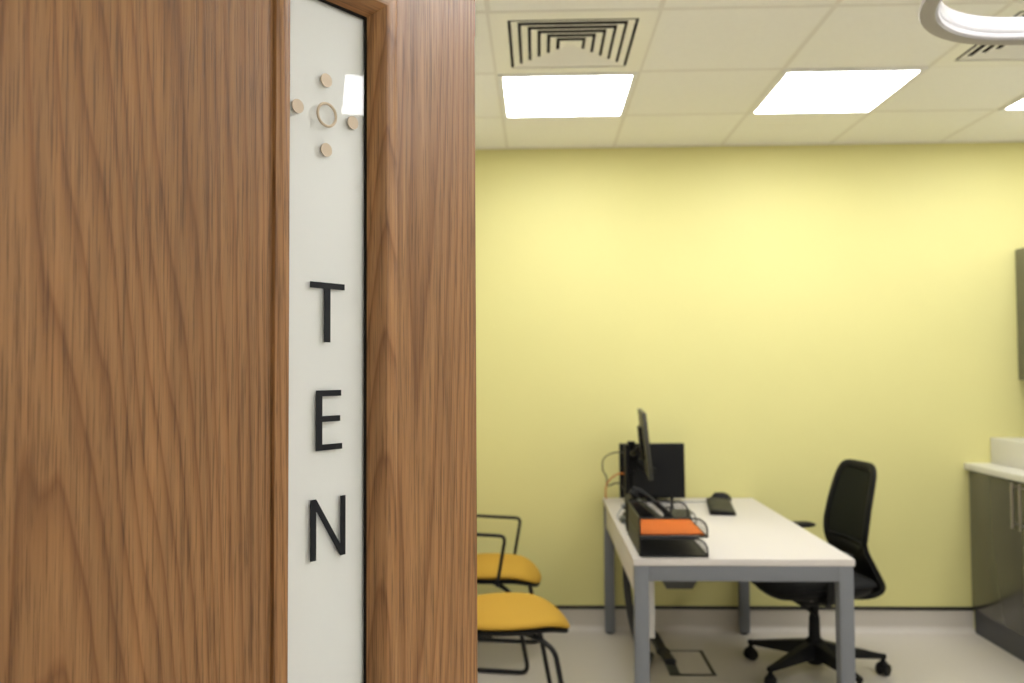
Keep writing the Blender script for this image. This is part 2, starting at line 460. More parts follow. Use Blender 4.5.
# bead: mitred frame swept round the opening, both faces of the door
def bead_profile(front):
    # (distance outwards from glass edge s, depth y)
    if front: return [(0.0, 0.0216), (0.0142, 0.0010), (0.0160, 0.0), (0.0300, 0.0), (0.0320, 0.0006), (0.0330, 0.0022), (0.0332, PR), (0.0270, PR), (0.0270, 0.0216)]
    D = TH + 2 * PR
    return [(0.0, 0.036), (0.0142, D - 0.0010), (0.0160, D), (0.0300, D), (0.0320, D - 0.0006), (0.0330, D - 0.0022), (0.0332, D - PR), (0.0270, D - PR), (0.0270, 0.036)]
GX_0, GX_1, GZ_0, GZ_1 = FX0 + 0.0152, FX1 - 0.0152, FZ0 + 0.0152, FZ1 - 0.0152
for front in (True, False):
    bm = bmesh.new(); pr = bead_profile(front); rings = []
    for cx, cz, sx, sz in ((GX_0, GZ_0, -1, -1), (GX_1, GZ_0, 1, -1), (GX_1, GZ_1, 1, 1), (GX_0, GZ_1, -1, 1)):
        rings.append([(cx + sx * s, y, cz + sz * s) for s, y in pr])
    for q in range(4):
        a = [bm.verts.new(p) for p in rings[q]]; b = [bm.verts.new(p) for p in rings[(q + 1) % 4]]
        for i in range(len(pr)):
            j = (i + 1) % len(pr); f = bm.faces.new((a[i], a[j], b[j], b[i])); f.material_index = 1 if q in (0, 2) else 0
        bm.faces.new(a); bm.faces.new(b[::-1])
    link('glazing_bead', bm, [M['oak_bead'], M['oak_bead_h']], door)
bm = bmesh.new()
g = 0.0032
for a in ((GX_0 - .006, GX_0 + 0.0003, GZ_0, GZ_1), (GX_1 - g, GX_1 + .006, GZ_0, GZ_1), (GX_0, GX_1, GZ_0 - .006, GZ_0 + g), (GX_0, GX_1, GZ_1 - g, GZ_1 + .006)):
    box(bm, a[0], a[1], 0.0210, 0.0219, a[2], a[3])
link('glazing_gasket', bm, M['gasket'], door, False)
link('glass_pane', bx(GX_0 - 0.008, GX_1 + 0.008, 0.0220, 0.0255, GZ_0 - 0.008, GZ_1 + 0.008), M['glass'], door, False)
link('privacy_film', bx(GX_0 - 0.008, GX_1 + 0.008, 0.0257, 0.0263, GZ_0 - 0.008, GZ_1 + 0.008), M['film'], door, False)
# lettering on the glass face
def glyph(name, polys, label):
    bm = bmesh.new()
    for p in polys: prism(bm, p, lambda a, b, d: (a, d, b), 0.0209, 0.0219)
    o = link(name, bm, M['letter'], door, False); o['label'] = label
R4 = lambda x0, x1, z0, z1: [(x0, z0), (x1, z0), (x1, z1), (x0, z1)]
glyph('letter_t', [R4(-0.0102, 0.0396, 1.5360, 1.5430), R4(0.0099, 0.0186, 1.4733, 1.5360)], 'black capital T at the top')
glyph('letter_e', [R4(-0.0014, 0.0072, 1.3480, 1.4175), R4(0.0072, 0.0347, 1.4106, 1.4175), R4(0.0072, 0.0333, 1.3809, 1.3877), R4(0.0072, 0.0363, 1.3480, 1.3548)], 'black capital E in the middle')
glyph('letter_n', [R4(-0.0090, -0.0010, 1.2232, 1.2928), R4(0.0343, 0.0415, 1.2232, 1.2928), [(-0.0010, 1.2928), (-0.0010, 1.2800), (0.0343, 1.2232), (0.0343, 1.2360)]], 'black capital N at the bottom')
def disc(x, z, r):
    bm = bmesh.new(); n = 32
    prism(bm, [(x + r * math.cos(2 * PI * k / n), z + r * math.sin(2 * PI * k / n)) for k in range(n)], lambda a, b, d: (a, d, b), 0.0207, 0.0219)
    link('tan_disc', bm, M['tan'], door)
for x, z in ((0.0120, 1.7822), (-0.0284, 1.7416), (0.0520, 1.7410), (0.0122, 1.6996)): disc(x, z, 0.0080)
bm = bmesh.new(); n = 40
tube(bm, [(0.0122 + 0.0133 * math.cos(2 * PI * k / n), 0.0204, 1.7410 + 0.0133 * math.sin(2 * PI * k / n)) for k in range(n)], 0.0016, 8, closed=True, up=(0, 1, 0))
link('tan_ring', bm, M['tan'], door)
# hinges on the lining side
for z in (0.25, 1.05, 1.85):
    bm = bmesh.new(); lathe(bm, [(0.007, 0), (0.007, 0.1)], 14, (LX0 - 0.006, PR + TH - 0.004, z)); box(bm, LX0 - 0.004, LX0 + 0.0005, PR + 0.02, PR + TH - 0.004, z, z + 0.1)
    link('hinge', bm, M['chrome'], door)

# ------------------------------------------------------------------ desk
DX0, DX1, DY0, DY1, DH = 0.353, 1.173, 3.135, 4.615, 0.73
desk = thing('office_desk', 'white topped office desk with grey square metal legs against the yellow wall', 'desk', ((DX0 + DX1) / 2, (DY0 + DY1) / 2, 0))
ox, oy = (DX0 + DX1) / 2, (DY0 + DY1) / 2
def db(x0, x1, y0, y1, z0, z1, bev=0.0): return bx(x0 - ox, x1 - ox, y0 - oy, y1 - oy, z0, z1, bev)
link('desktop', db(DX0, DX1, DY0, DY1, DH - 0.026, DH, 0.002), M['desk_top'], desk)
LW = 0.053
fr = bmesh.new()
zt, zb = DH - 0.0265, DH - 0.0265 - 0.058
yy0, yy1 = DY0 + 0.006, DY1 - 0.01; xx0, xx1 = DX0 + 0.004, DX1 - 0.004
for a in ((xx0 + LW, xx1 - LW, yy0, yy0 + 0.03), (xx0 + LW, xx1 - LW, yy1 - 0.03, yy1), (xx0 + 0.03, xx0 + 0.06, yy0 + LW, yy1 - LW), (xx1 - 0.03, xx1, yy0 + LW, yy1 - LW)):
    box(fr, a[0] - ox, a[1] - ox, a[2] - oy, a[3] - oy, zb, zt, 0.002)
link('rail_frame', fr, M['steel'], desk)
for lx, ly in ((xx0, yy0), (xx1 - LW, yy0), (xx0, yy1 - LW + 0.012), (xx1 - LW - 0.03, yy1 - LW + 0.012)):
    bm = bmesh.new(); d = LW if ly < 4 else LW - 0.012
    box(bm, lx - ox, lx + LW - ox, ly - oy, ly + d - oy, 0.008, zt, 0.0025)
    lg = link('leg', bm, M['steel'], desk)
    bm = bmesh.new(); lathe(bm, [(0.02, 0.0), (0.02, 0.009)], 16, (lx + LW / 2 - ox, ly + d / 2 - oy, 0)); link('foot', bm, M['black_plastic'], lg)
link('side_panel', db(DX0 + 0.010, DX0 + 0.028, DY0 + 0.062, DY1 - 0.09, 0.585, zt, 0.001), M['white_panel'], desk)['label'] = 'pale side panel under the left edge'
# grey outlet tray beneath the top, and a hanging white cable panel
bm = bmesh.new()
prism(bm, [(0.505, 0.675), (0.650, 0.675), (0.650, 0.60), (0.620, 0.550), (0.515, 0.550), (0.505, 0.60)], lambda a, b, d: (a - ox, d - oy, b), 3.40, 3.62)
link('cable_tray', bm, M['mon_back'], desk, False)
bm = bmesh.new(); box(bm, 0.430 - ox, 0.473 - ox, 3.45 - oy, 3.75 - oy, 0.335, 0.70, 0.003)
link('hanging_panel', bm, M['white_panel'], desk)

# cable looping down behind the leg, and the umbilical running into the floor box
o = link('power_cable', tb(smooth_path([(0.46, 4.06, 0.66), (0.422, 4.03, 0.56), (0.415, 4.0, 0.44), (0.430, 3.95, 0.28), (0.465, 3.93, 0.14), (0.51, 4.05, 0.03), (0.550, 4.18, 0.020)]), 0.018, 10), M['dark_cable'])
tag(o, 'thick black cable looping down behind the left front desk leg', 'cable')
fb = thing('floor_box', 'square black-edged floor socket lid set in the vinyl under the desk', 'floor box', (0.71, 4.13, 0.0))
X0, X1, Y0, Y1 = -0.10, 0.118, -0.172, 0.172
bm = bmesh.new()
for a in ((X0, X1, Y0, Y0 + 0.014), (X0, X1, Y1 - 0.014, Y1), (X1 - 0.016, X1, Y0 + 0.014, Y1 - 0.014), (X0, X0 + 0.005, Y0 + .014, Y1 - .014)): box(bm, a[0], a[1], a[2], a[3], 0.0, 0.004)
link('edge_frame', bm, M['black_strip'], fb, False)
link('lid', bx(X0 + 0.052, X1 - 0.017, Y0 + 0.015, Y1 - 0.015, 0.0, 0.003), M['vinyl'], fb, False)
link('cable_flap', bx(X0 + 0.006, X0 + 0.051, Y0 + 0.015, Y1 - 0.015, 0.0, 0.005, 0.001), M['dark_green_grey'], fb, False)
bm = bmesh.new()
pp = smooth_path([(0.634, 4.09, 0.018), (0.629, 4.15, 0.020), (0.612, 4.24, 0.030), (0.590, 4.33, 0.065), (0.575, 4.345, 0.09)], 6)
tube(bm, pp, 0.015, 8, ry=0.030, up=(0, 0, 1))
for k in (10, 22): tube(bm, [pp[k], pp[k + 1]], 0.020, 10, ry=0.035, up=(0, 0, 1))
tag(link('cable_bundle', bm, M['dark_cable']), 'black strapped cable bundle rising from the floor socket lid under the desk', 'cable')

# ------------------------------------------------------------------ letter trays with orange card
TX0, TX1, TY0, TY1 = 0.380, 0.634, 3.160, 3.560
def wire_side(bm, y, z0, z1, x0, x1, r):
    """mesh side wall in the XZ plane with a rounded open-end corner"""
    cr = 0.045
    rim = [(x0, y, z0), (x0, y, z1), (x1 - cr, y, z1)]
    arc = [(x1 - cr + cr * math.sin(t), y, z1 - cr + cr * math.cos(t)) for t in [PI / 2 * k / 8 for k in range(1, 9)]]
    tube(bm, rim[:2], r, 8); tube(bm, [rim[1], rim[2]] + arc + [(x1, y, z0)], r, 8); tube(bm, [(x1, y, z0), (x0, y, z0)], r, 8)
    w = 0.00055
    n = int((x1 - x0) / 0.0065)
    for k in range(1, n):
        x = x0 + (x1 - x0) * k / n; zt_ = z1
        if x > x1 - cr: zt_ = z1 - cr + math.sqrt(max(0, cr * cr - (x - x1 + cr) ** 2))
        box(bm, x - w, x + w, y - w, y + w, z0, zt_)
    m = int((z1 - z0) / 0.0065)
    for k in range(1, m):
        z = z0 + (z1 - z0) * k / m; xe = x1
        if z > z1 - cr: xe = x1 - cr + math.sqrt(max(0, cr * cr - (z - z1 + cr) ** 2))
        box(bm, x0, xe, y - w, y + w, z - w, z + w)
trays = []
for k, (z0, z1, lab) in enumerate(((DH + 0.0045, DH + 0.070, 'lower black wire mesh letter tray, empty, on the white desk'), (DH + 0.0765, DH + 0.146, 'upper black wire mesh letter tray holding orange card'))):
    cx, cy = (TX0 + TX1) / 2, (TY0 + TY1) / 2
    t = thing('letter_tray', lab, 'letter tray', (cx, cy, z0), group='stacked mesh letter trays')
    hx, hy, hh = (TX1 - TX0) / 2, (TY1 - TY0) / 2, z1 - z0
    link('tray_floor', bx(-hx, hx, -hy, hy, -0.002, 0.0005), M['tray_solid'], t, False)
    for s in (-1, 1):
        bm = bmesh.new(); wire_side(bm, s * hy, 0.0, hh, -hx, hx, 0.0034); link('side_wall', bm, M['wire'], t)
    bm = bmesh.new(); box(bm, -hx - 0.001, -hx + 0.001, -hy, hy, 0, hh); tube(bm, [(-hx, -hy, hh), (-hx, hy, hh)], 0.0034, 8)
    link('back_wall', bm, M['wire'], t)
    bm = bmesh.new(); tube(bm, [(hx, -hy, 0.0), (hx, hy, 0.0)], 0.004, 8); link('front_lip', bm, M['wire'], t)
zt0 = DH + 0.0775
tag(link('paper_stack', bx(TX0 + 0.006, TX1 - 0.03, TY0 + 0.01, TY1 - 0.10, zt0, zt0 + 0.004), M['paper'], None, False), 'thin stack of white paper beneath the orange card', 'paper')
tag(link('orange_folder', bx(TX0 + 0.005, TX1 - 0.012, TY0 + 0.006, TY1 - 0.08, zt0 + 0.0045, zt0 + 0.011, 0.001), M['orange'], None, False), 'bright orange card folder lying in the upper letter tray', 'folder')

# ------------------------------------------------------------------ monitors on a dual arm
stand = thing('dual_monitor_stand', 'black dual monitor stand clamped to the back of the desk', 'stand', (0.475, 4.28, DH))
bm = bmesh.new(); box(bm, -0.05, 0.05, -0.045, 0.045, 0, 0.012, 0.004); link('clamp_base', bm, M['black_plastic'], stand)
link('pole', tb([(0, 0, 0.012), (0, 0, 0.34)], 0.019, 14), M['black_plastic'], stand)
bm = bmesh.new(); box(bm, -0.028, 0.028, -0.028, 0.028, 0.19, 0.30, 0.006); link('pole_collar', bm, M['black_plastic'], stand)
bm = bmesh.new(); tube(bm, fillet([(0, 0, 0.27), (0.005, -0.10, 0.29), (0.048, -0.13, 0.33)], 0.03), 0.017, 10); box(bm, 0.03, 0.042, -0.19, -0.09, 0.26, 0.38, 0.003); link('arm', bm, M['black_plastic'], stand)
bm = bmesh.new(); tube(bm, fillet([(0, 0, 0.24), (0.02, 0.10, 0.22), (0.10, 0.15, 0.17), (0.145, 0.19, 0.17)], 0.03), 0.016, 10); link('arm', bm, M['black_plastic'], stand)
bm = bmesh.new(); box(bm, -0.035, -0.012, -0.04, 0.03, 0.02, 0.325, 0.004); link('cable_cover', bm, M['black_plastic'], stand)

# monitor A: faces the chair, seen almost edge-on from behind, tilted back
ma = thing('monitor', 'dark monitor seen almost edge-on, raised on its arm above the desk', 'monitor', (0.528, 4.14, 1.078), math.atan2(0.51, 0.040) , group='desk monitors')
# local: x along the width, z up (tilted), screen towards -y*(-1)
def monitor(root, w, h, tilt, depth, backmat):
    R = Matrix.Rotation(tilt, 4, 'X')
    bm = bmesh.new(); box(bm, -w / 2, w / 2, -depth * 0.5, depth * 0.5, -h / 2, h / 2, 0.004)
    bm.transform(R); link('housing', bm, backmat, root)
    bm = bmesh.new(); box(bm, -w / 2 + 0.012, w / 2 - 0.012, -depth * 0.5 - 0.0012, -depth * 0.5 + 0.001, -h / 2 + 0.016, h / 2 - 0.012)
    bm.transform(R); link('screen', bm, M['screen'], root, False)
    bm = bmesh.new(); box(bm, -0.08, 0.08, depth * 0.5, depth * 0.5 + 0.018, -0.08, 0.08, 0.006)
    bm.transform(R); link('back_mount', bm, M['black_plastic'], root)
monitor(ma, 0.50, 0.315, math.radians(-5.5), 0.020, M['mon_back'])
mb = thing('monitor', 'square black monitor facing the doorway at the back of the desk', 'monitor', (0.610, 4.50, DH + 0.164), math.radians(1.0), group='desk monitors')
monitor(mb, 0.350, 0.292, math.radians(-2), 0.022, M['screen'])
bm = bmesh.new(); box(bm, -0.09, 0.09, -0.04, 0.06, -0.164, -0.157, 0.003); box(bm, -0.03, 0.03, 0.012, 0.03, -0.158, -0.10, 0.003); link('foot', bm, M['screen'], mb)

# cables behind the desk
o = link('monitor_cable', tb(smooth_path([(0.47, 4.33, 1.005), (0.40, 4.42, 0.998), (0.35, 4.48, 0.960), (0.345, 4.50, 0.90), (0.365, 4.50, 0.86), (0.372, 4.49, 0.815), (0.42, 4.44, 0.835), (0.455, 4.36, 0.80), (0.50, 4.28, 0.752)]), 0.0035, 8), M['dark_cable'])
tag(o, 'thin dark cable looping out left of the monitor stand', 'cable')
o = link('network_cable', tb(smooth_path([(0.455, 4.31, 0.90), (0.42, 4.36, 0.895), (0.385, 4.44, 0.86), (0.366, 4.50, 0.82), (0.362, 4.53, 0.77), (0.366, 4.55, 0.736)]), 0.0038, 8), M['orange_cable'])
tag(o, 'orange cable hanging beside the monitor stand at the desk corner', 'cable')
o = link('phone_cable', tb(smooth_path([(0.455, 4.20, 0.80), (0.40, 4.12, 0.742), (0.375, 4.0, 0.735), (0.385, 3.85, 0.735), (0.42, 3.76, 0.735), (0.44, 3.73, 0.74)]), 0.003, 8), M['grey_cable'])
tag(o, 'thin grey cable curving across the left edge of the desk', 'cable')
o = link('keyboard_cable', tb(smooth_path([(0.60, 4.25, 0.733), (0.68, 4.42, 0.733), (0.78, 4.45, 0.733), (0.86, 4.46, 0.733), (0.935, 4.47, 0.735)]), 0.0024, 6), M['grey_cable'])
tag(o, 'thin cable lying along the back of the white desk', 'cable')

# ------------------------------------------------------------------ desk phone
ph = thing('desk_phone', 'black desk telephone with its handset standing behind the letter trays', 'telephone', (0.472, 3.73, DH), math.radians(86))
bm = bmesh.new()
PA, PB = Vector((-0.09, 0.030)), Vector((0.060, 0.150))
prism(bm, [(-0.095, 0.0), (0.085, 0.0), (0.085, 0.130), (PB.x, PB.y), (PA.x, PA.y), (-0.095, 0.020)], lambda a, b, d: (d, a, b), -0.095, 0.095)
bmesh.ops.bevel(bm, geom=list(bm.edges), offset=0.004, segments=2, affect='EDGES'); link('body', bm, M['black_plastic'], ph)
sl = Vector((0, PB.x - PA.x, PB.y - PA.y)).normalized(); up_ = Vector((0, -sl.z, sl.y))
def on_slope(x, s, lift): return Vector((x, PA.x, PA.y)) + sl * s + up_ * lift
bm = bmesh.new()
hp = [on_slope(-0.060, s, l) for s, l in ((-0.012, 0.030), (0.02, 0.038), (0.05, 0.043), (0.10, 0.045), (0.15, 0.043), (0.18, 0.038), (0.212, 0.030))]
tube(bm, hp, [0.012, 0.015, 0.012, 0.011, 0.012, 0.015, 0.012], 12)
for s in (0.010, 0.190):
    a, b = on_slope(-0.060, s, 0.004), on_slope(-0.060, s, 0.034)
    tube(bm, [a, a.lerp(b, 0.3), b], [0.022, 0.026, 0.020], 18)
link('handset', bm, M['black_plastic'], ph)
for i in range(4):
    for j in range(3):
        c = on_slope(0.0 + j * 0.026, 0.03 + i * 0.024, 0.0); bm = bmesh.new()
        box(bm, -0.009, 0.009, -0.007, 0.007, -0.001, 0.005, 0.001)
        bm.transform(Matrix.Translation(c) @ Matrix.Rotation(math.atan2(sl.z, sl.y), 4, 'X')); link('key', bm, M['key'], ph)
c = on_slope(0.03, 0.155, 0.0); bm = bmesh.new(); box(bm, -0.045, 0.045, -0.018, 0.018, -0.001, 0.003)
bm.transform(Matrix.Translation(c) @ Matrix.Rotation(math.atan2(sl.z, sl.y), 4, 'X')); link('display', bm, M['dark_green_grey'], ph, False)
bm = bmesh.new(); pts = []
for k in range(120):
    t = k / 119; a = t * 2 * PI * 17
    c = Vector((-0.085, -0.11, 0.045)).lerp(Vector((-0.105, 0.03, 0.012)), t) + Vector((-0.02 * math.sin(PI * t), 0, -0.018 * math.sin(PI * t)))
    pts.append(c + Vector((math.cos(a) * 0.005, 0, math.sin(a) * 0.005)))
tube(bm, pts, 0.0016, 5); link('coiled_cord', bm, M['dark_cable'], ph)

# small plugs / adapters beside the phone, left edge
ad = link('plug_adapter', bx(-0.022, 0.022, -0.03, 0.03, 0, 0.024, 0.006), M['black_plastic'], None, loc=(0.425, 4.00, DH)); tag(ad, 'small black plug adapter on the desk edge, further from the letter trays', 'adapter')
ad = link('plug_adapter', bx(-0.024, 0.024, -0.038, 0.038, 0, 0.026, 0.007), M['dark_green_grey'], None, loc=(0.400, 3.880, DH)); tag(ad, 'small grey plug adapter on the desk edge, close behind the letter trays', 'adapter')

hs = thing('card_reader', 'dark grey smartcard reader with looped cable behind the letter trays', 'card reader', (0.652, 3.83, DH), math.radians(-6))
bm = bmesh.new(); prism(bm, [(-0.055, 0.0), (0.055, 0.0), (0.055, 0.018), (-0.045, 0.062), (-0.055, 0.060)], lambda a, b, d: (d, -a, b), -0.045, 0.045)
bmesh.ops.bevel(bm, geom=list(bm.edges), offset=0.004, segments=2, affect='EDGES'); link('body', bm, M['mon_back'], hs)
bm = bmesh.new(); box(bm, -0.032, 0.032, -0.045, -0.01, 0.024, 0.032, 0.002); link('card_slot', bm, M['black_plastic'], hs)
bm = bmesh.new(); tube(bm, smooth_path([(-0.03, 0.05, 0.05), (-0.06, 0.07, 0.065), (-0.066, 0.10, 0.03), (-0.05, 0.12, 0.006)]), 0.004, 8); tube(bm, smooth_path([(0.02, 0.06, 0.055), (0.055, 0.03, 0.045), (0.062, -0.02, 0.02), (0.05, -0.05, 0.006)]), 0.0035, 8); link('cable', bm, M['dark_cable'], hs)
bm = bmesh.new(); lathe(bm, [(0.012, 0.0), (0.010, 0.03), (0.007, 0.055), (0.009, 0.085), (0.006, 0.095)], 14); o = link('pen_microphone', bm, M['black_plastic'], None, loc=(0.645, 4.06, DH)); tag(o, 'short upright black stand below the square monitor', 'microphone')

# ------------------------------------------------------------------ keyboard and mouse
kb = thing('keyboard', 'black keyboard lying end-on towards the chair side of the desk', 'keyboard', (0.922, 4.255, DH), math.radians(81))
bm = bmesh.new(); prism(bm, [(-0.062, 0.0), (0.062, 0.0), (0.062, 0.012), (-0.062, 0.024)], lambda a, b, d: (d, -a, b), -0.20, 0.20)
bmesh.ops.bevel(bm, geom=list(bm.edges), offset=0.003, segments=2, affect='EDGES'); link('case', bm, M['black_plastic'], kb)
bm = bmesh.new()
for i in range(21):
    for j in range(5):
        x = -0.188 + i * 0.0188; y = -0.046 + j * 0.0215; z = 0.013 + (y + 0.062) * 0.097
        if i in (15, 19 - 1) and j > 3: continue
        box(bm, x - 0.0078, x + 0.0078, y - 0.009, y + 0.009, z, z + 0.006)
k_ = link('keys', bm, M['key'], kb, False)
bm = bmesh.new()
cushion(bm, 0.056, 0.034, 2.4, 0.042, 0.0, rings=7, seg=28, pw=2.2)
ms = thing('computer_mouse', 'black computer mouse at the far end of the keyboard', 'mouse', (0.985, 4.535, DH), math.radians(165))
link('shell', bm, M['black_plastic'], ms)
bm = bmesh.new(); lathe(bm, [(0.007, -0.003), (0.007, 0.003)], 12); bm.transform(Matrix.Rotation(PI / 2, 4, 'X')); bmesh.ops.translate(bm, verts=bm.verts, vec=(0.030, 0, 0.034)); link('scroll_wheel', bm, M['key'], ms)

# ------------------------------------------------------------------ yellow visitor chairs (forward = +x)
def visitor_chair(label, loc, rz, arms):
    t = thing('visitor_chair', label, 'chair', loc, rz, group='yellow visitor chairs')
    def bend(x, y):
        d = 0.0
        if x > 0.085:
            t = (x - 0.085) / 0.24; x = 0.085 + 0.24 * math.sin(t); d -= 0.24 * (1 - math.cos(t))
        if x < -0.12: d += 0.6 * (x + 0.12) ** 2
        d += 0.10 * (abs(y) / 0.23) ** 3 * 0.10
        y *= 1 - 0.26 * max(0.0, (x + 0.04) / 0.28) ** 2
        return (x, y, d)
    bm = bmesh.new(); cushion(bm, 0.250, 0.236, 2.45, 0.036, 0.022, bend, rings=14, seg=96, pw=3.6)
    bmesh.ops.translate(bm, verts=bm.verts, vec=(0, 0, 0.442)); link('seat_pad', bm, M['mustard'], t)
    bm = bmesh.new(); cushion(bm, 0.243, 0.230, 2.45, 0.006, 0.022, bend, rings=14, seg=96, pw=10.0)
    bmesh.ops.translate(bm, verts=bm.verts, vec=(0, 0, 0.424)); link('seat_shell', bm, M['black_plastic'], t)
    # curved back
    def bf(uu, vv):
        y = (uu - 0.5) * 0.43; z = 0.53 + vv * 0.30
        x = -0.245 - vv * 0.075 + 0.9 * y * y
        return (x, y, z), (1, -1.8 * y, 0.25)
    bm = bmesh.new(); slab(bm, bf, 16, 8, 0.03); bmesh.ops.bevel(bm, geom=[e for e in bm.edges if len(e.link_faces) == 2 and e.calc_face_angle(0) > 0.9], offset=0.009, segments=3, affect='EDGES')
    link('backrest', bm, M['mustard'], t)
    fr = bmesh.new()
    for s in (-1, 1):
        y = s * 0.222
        P = fillet([(-0.205, s * 0.13, 0.405), (-0.21, y, 0.395), (-0.25, y, 0.011), (0.205, y, 0.011), (0.140, y, 0.355), (0.09, s * 0.19, 0.392), (0.02, s * 0.12, 0.400)], 0.045, 6)
        tube(fr, P, 0.0105, 10)
        tube(fr, fillet([(-0.10, s * 0.17, 0.408), (-0.225, s * 0.19, 0.42), (-0.262, s * 0.185, 0.55), (-0.315, s * 0.185, 0.76)], 0.04), 0.010, 10)
    tube(fr, [(0.02, -0.12, 0.400), (0.02, 0.12, 0.400)], 0.010, 10); tube(fr, [(-0.205, -0.13, 0.405), (-0.205, 0.13, 0.405)], 0.010, 10)
    link('sled_frame', fr, M['black_metal'], t)
    if arms:
        for s in (-1, 1):
            y = s * 0.242
            bm = bmesh.new(); tube(bm, fillet([(0.055, s * 0.19, 0.412), (0.058, y, 0.414), (0.100, y, 0.652), (-0.18, y, 0.660), (-0.285, s * 0.20, 0.655)], 0.03, 6), 0.0085, 10)
            link('armrest', bm, M['black_metal'], t)
    return t
visitor_chair('yellow armless visitor chair on black sled legs, nearer to the door', (-0.115, 3.43, 0), math.radians(9.0), False)
visitor_chair('yellow visitor chair with black loop arms, nearer to the yellow wall', (-0.228, 4.20, 0), math.radians(-7.5), True)

# ------------------------------------------------------------------ office chair (forward = +x)
oc = thing('office_chair', 'black mesh-backed swivel office chair pushed up to the desk', 'chair', (1.296, 3.99, 0), math.radians(190))
rot0 = -190
base = bmesh.new(); lathe(base, [(0.030, 0.050), (0.042, 0.065), (0.042, 0.160), (0.030, 0.172)], 20)
cast = []
for k in range(5):
    a = math.radians(-1 + 72 * k + rot0); d = Vector((math.cos(a), math.sin(a), 0)); R = 0.315
    rings = []
    for r, hw, z0, z1 in ((0.02, 0.030, 0.085, 0.160), (0.15, 0.023, 0.082, 0.132), (R - 0.01, 0.014, 0.078, 0.098), (R + 0.012, 0.012, 0.079, 0.096)):
        p = Vector((-d.y, d.x, 0)) * hw
        rings.append([base.verts.new(d * r + q + Vector((0, 0, z))) for q, z in ((p, z0), (-p, z0), (-p * 0.75, z1), (p * 0.75, z1))])
    for A, B in zip(rings, rings[1:]):
        for i in range(4): base.faces.new((A[i], A[(i + 1) % 4], B[(i + 1) % 4], B[i]))
    base.faces.new(rings[0][::-1]); base.faces.new(rings[-1]); cast.append(d * R)
link('star_base', base, M['black_plastic'], oc)
for i, c in enumerate(cast):
    bm = bmesh.new(); a = PI / 2 + (0.5, -0.35, 0.2, -0.5, 0.3)[i]
    ax = Vector((math.cos(a), math.sin(a), 0))
    tube(bm, [c + Vector((0, 0, 0.05)), c + Vector((0, 0, 0.088))], 0.011, 10)
    tube(bm, [c - ax * 0.012 + Vector((0, 0, 0.046)), c + ax * 0.012 + Vector((0, 0, 0.046))], 0.020, 14)
    cs = link('caster', bm, M['black_plastic'], oc)
    bm = bmesh.new()
    for s in (-1, 1): tube(bm, [c + ax * s * 0.010 + Vector((0, 0, 0.029)), c + ax * s * 0.014 + Vector((0, 0, 0.029)), c + ax * s * 0.026 + Vector((0, 0, 0.029))], [0.029, 0.0295, 0.026], 20)
    link('wheel', bm, M['black_plastic'], cs)
bm = bmesh.new(); lathe(bm, [(0.028, 0.13), (0.025, 0.27), (0.021, 0.272), (0.021, 0.36)], 18); link('gas_column', bm, M['black_plastic'], oc)
bm = bmesh.new(); box(bm, -0.12, 0.10, -0.075, 0.075, 0.335, 0.385, 0.012); tube(bm, [(0.03, 0, 0.35), (0.075, 0.03, 0.33), (0.09, 0.20, 0.335)], 0.006, 8)
link('tilt_mechanism', bm, M['black_plastic'], oc)
for x, z in ((0.055, 0.372), (0.0, 0.352), (-0.095, 0.366)):
    bm = bmesh.new(); tube(bm, [(x, 0.074, z), (x, 0.082, z)], 0.009, 12); link('mechanism_bolt', bm, M['chrome'], oc)
def sbend(x, y):
    d = 0.0
    if x > 0.10: d -= 1.3 * (x - 0.10) ** 2
    return (x, y, d + 0.012 * (abs(y) / 0.24) ** 3)
bm = bmesh.new(); cushion(bm, 0.255, 0.245, 3.6, 0.040, 0.016, sbend, rings=12, seg=64, pw=4.5); bmesh.ops.translate(bm, verts=bm.verts, vec=(0.015, 0, 0.445)); link('seat', bm, M['black_fabric'], oc)
bm = bmesh.new(); cushion(bm, 0.245, 0.232, 3.2, 0.004, 0.058, sbend, rings=10, seg=64, pw=4.0); bmesh.ops.translate(bm, verts=bm.verts, vec=(0.01, 0, 0.435)); link('seat_shell', bm, M['black_plastic'], oc)
# backrest: curve of the centre line (offset behind hub, height), half widths
prof = [(0.59, 0.188, 0.155), (0.65, 0.187, 0.172), (0.72, 0.196, 0.174), (0.80, 0.212, 0.167), (0.88, 0.231, 0.158), (0.95, 0.249, 0.148), (0.99, 0.259, 0.138)]
def interp(z, col):
    if z <= prof[0][0]: return prof[0][col]
    for a, b in zip(prof, prof[1:]):
        if z <= b[0]:
            t = (z - a[0]) / (b[0] - a[0]); return a[col] * (1 - t) + b[col] * t
    return prof[-1][col]
def bpt(y, z): return Vector((-interp(z, 1) + 0.9 * y * y, y, z))
zlo, zhi = 0.605, 0.975
out = []
N_ = 80
for k in range(N_):
    a = 2 * PI * k / N_; c, s = math.cos(a), math.sin(a)
    yy = math.copysign(abs(c) ** (2 / 7.0), c); zz = math.copysign(abs(s) ** (2 / 7.0), s)
    z = (zlo + zhi) / 2 + zz * (zhi - zlo) / 2; y = yy * interp(z, 2); out.append(bpt(y, z))
bm = bmesh.new(); tube(bm, out, 0.011, 10, closed=True, ry=0.021, up=(1, 0, 0.12)); link('back_frame', bm, M['black_plastic'], oc)
def mf(uu, vv):
    z = zlo + 0.012 + vv * (zhi - zlo - 0.024); y = (uu - 0.5) * 2 * (interp(z, 2) - 0.008); return bpt(y, z), (1, 0, 0.1)
bm = bmesh.new(); slab(bm, mf, 16, 16, 0.004); link('back_mesh', bm, M['chair_mesh'], oc)
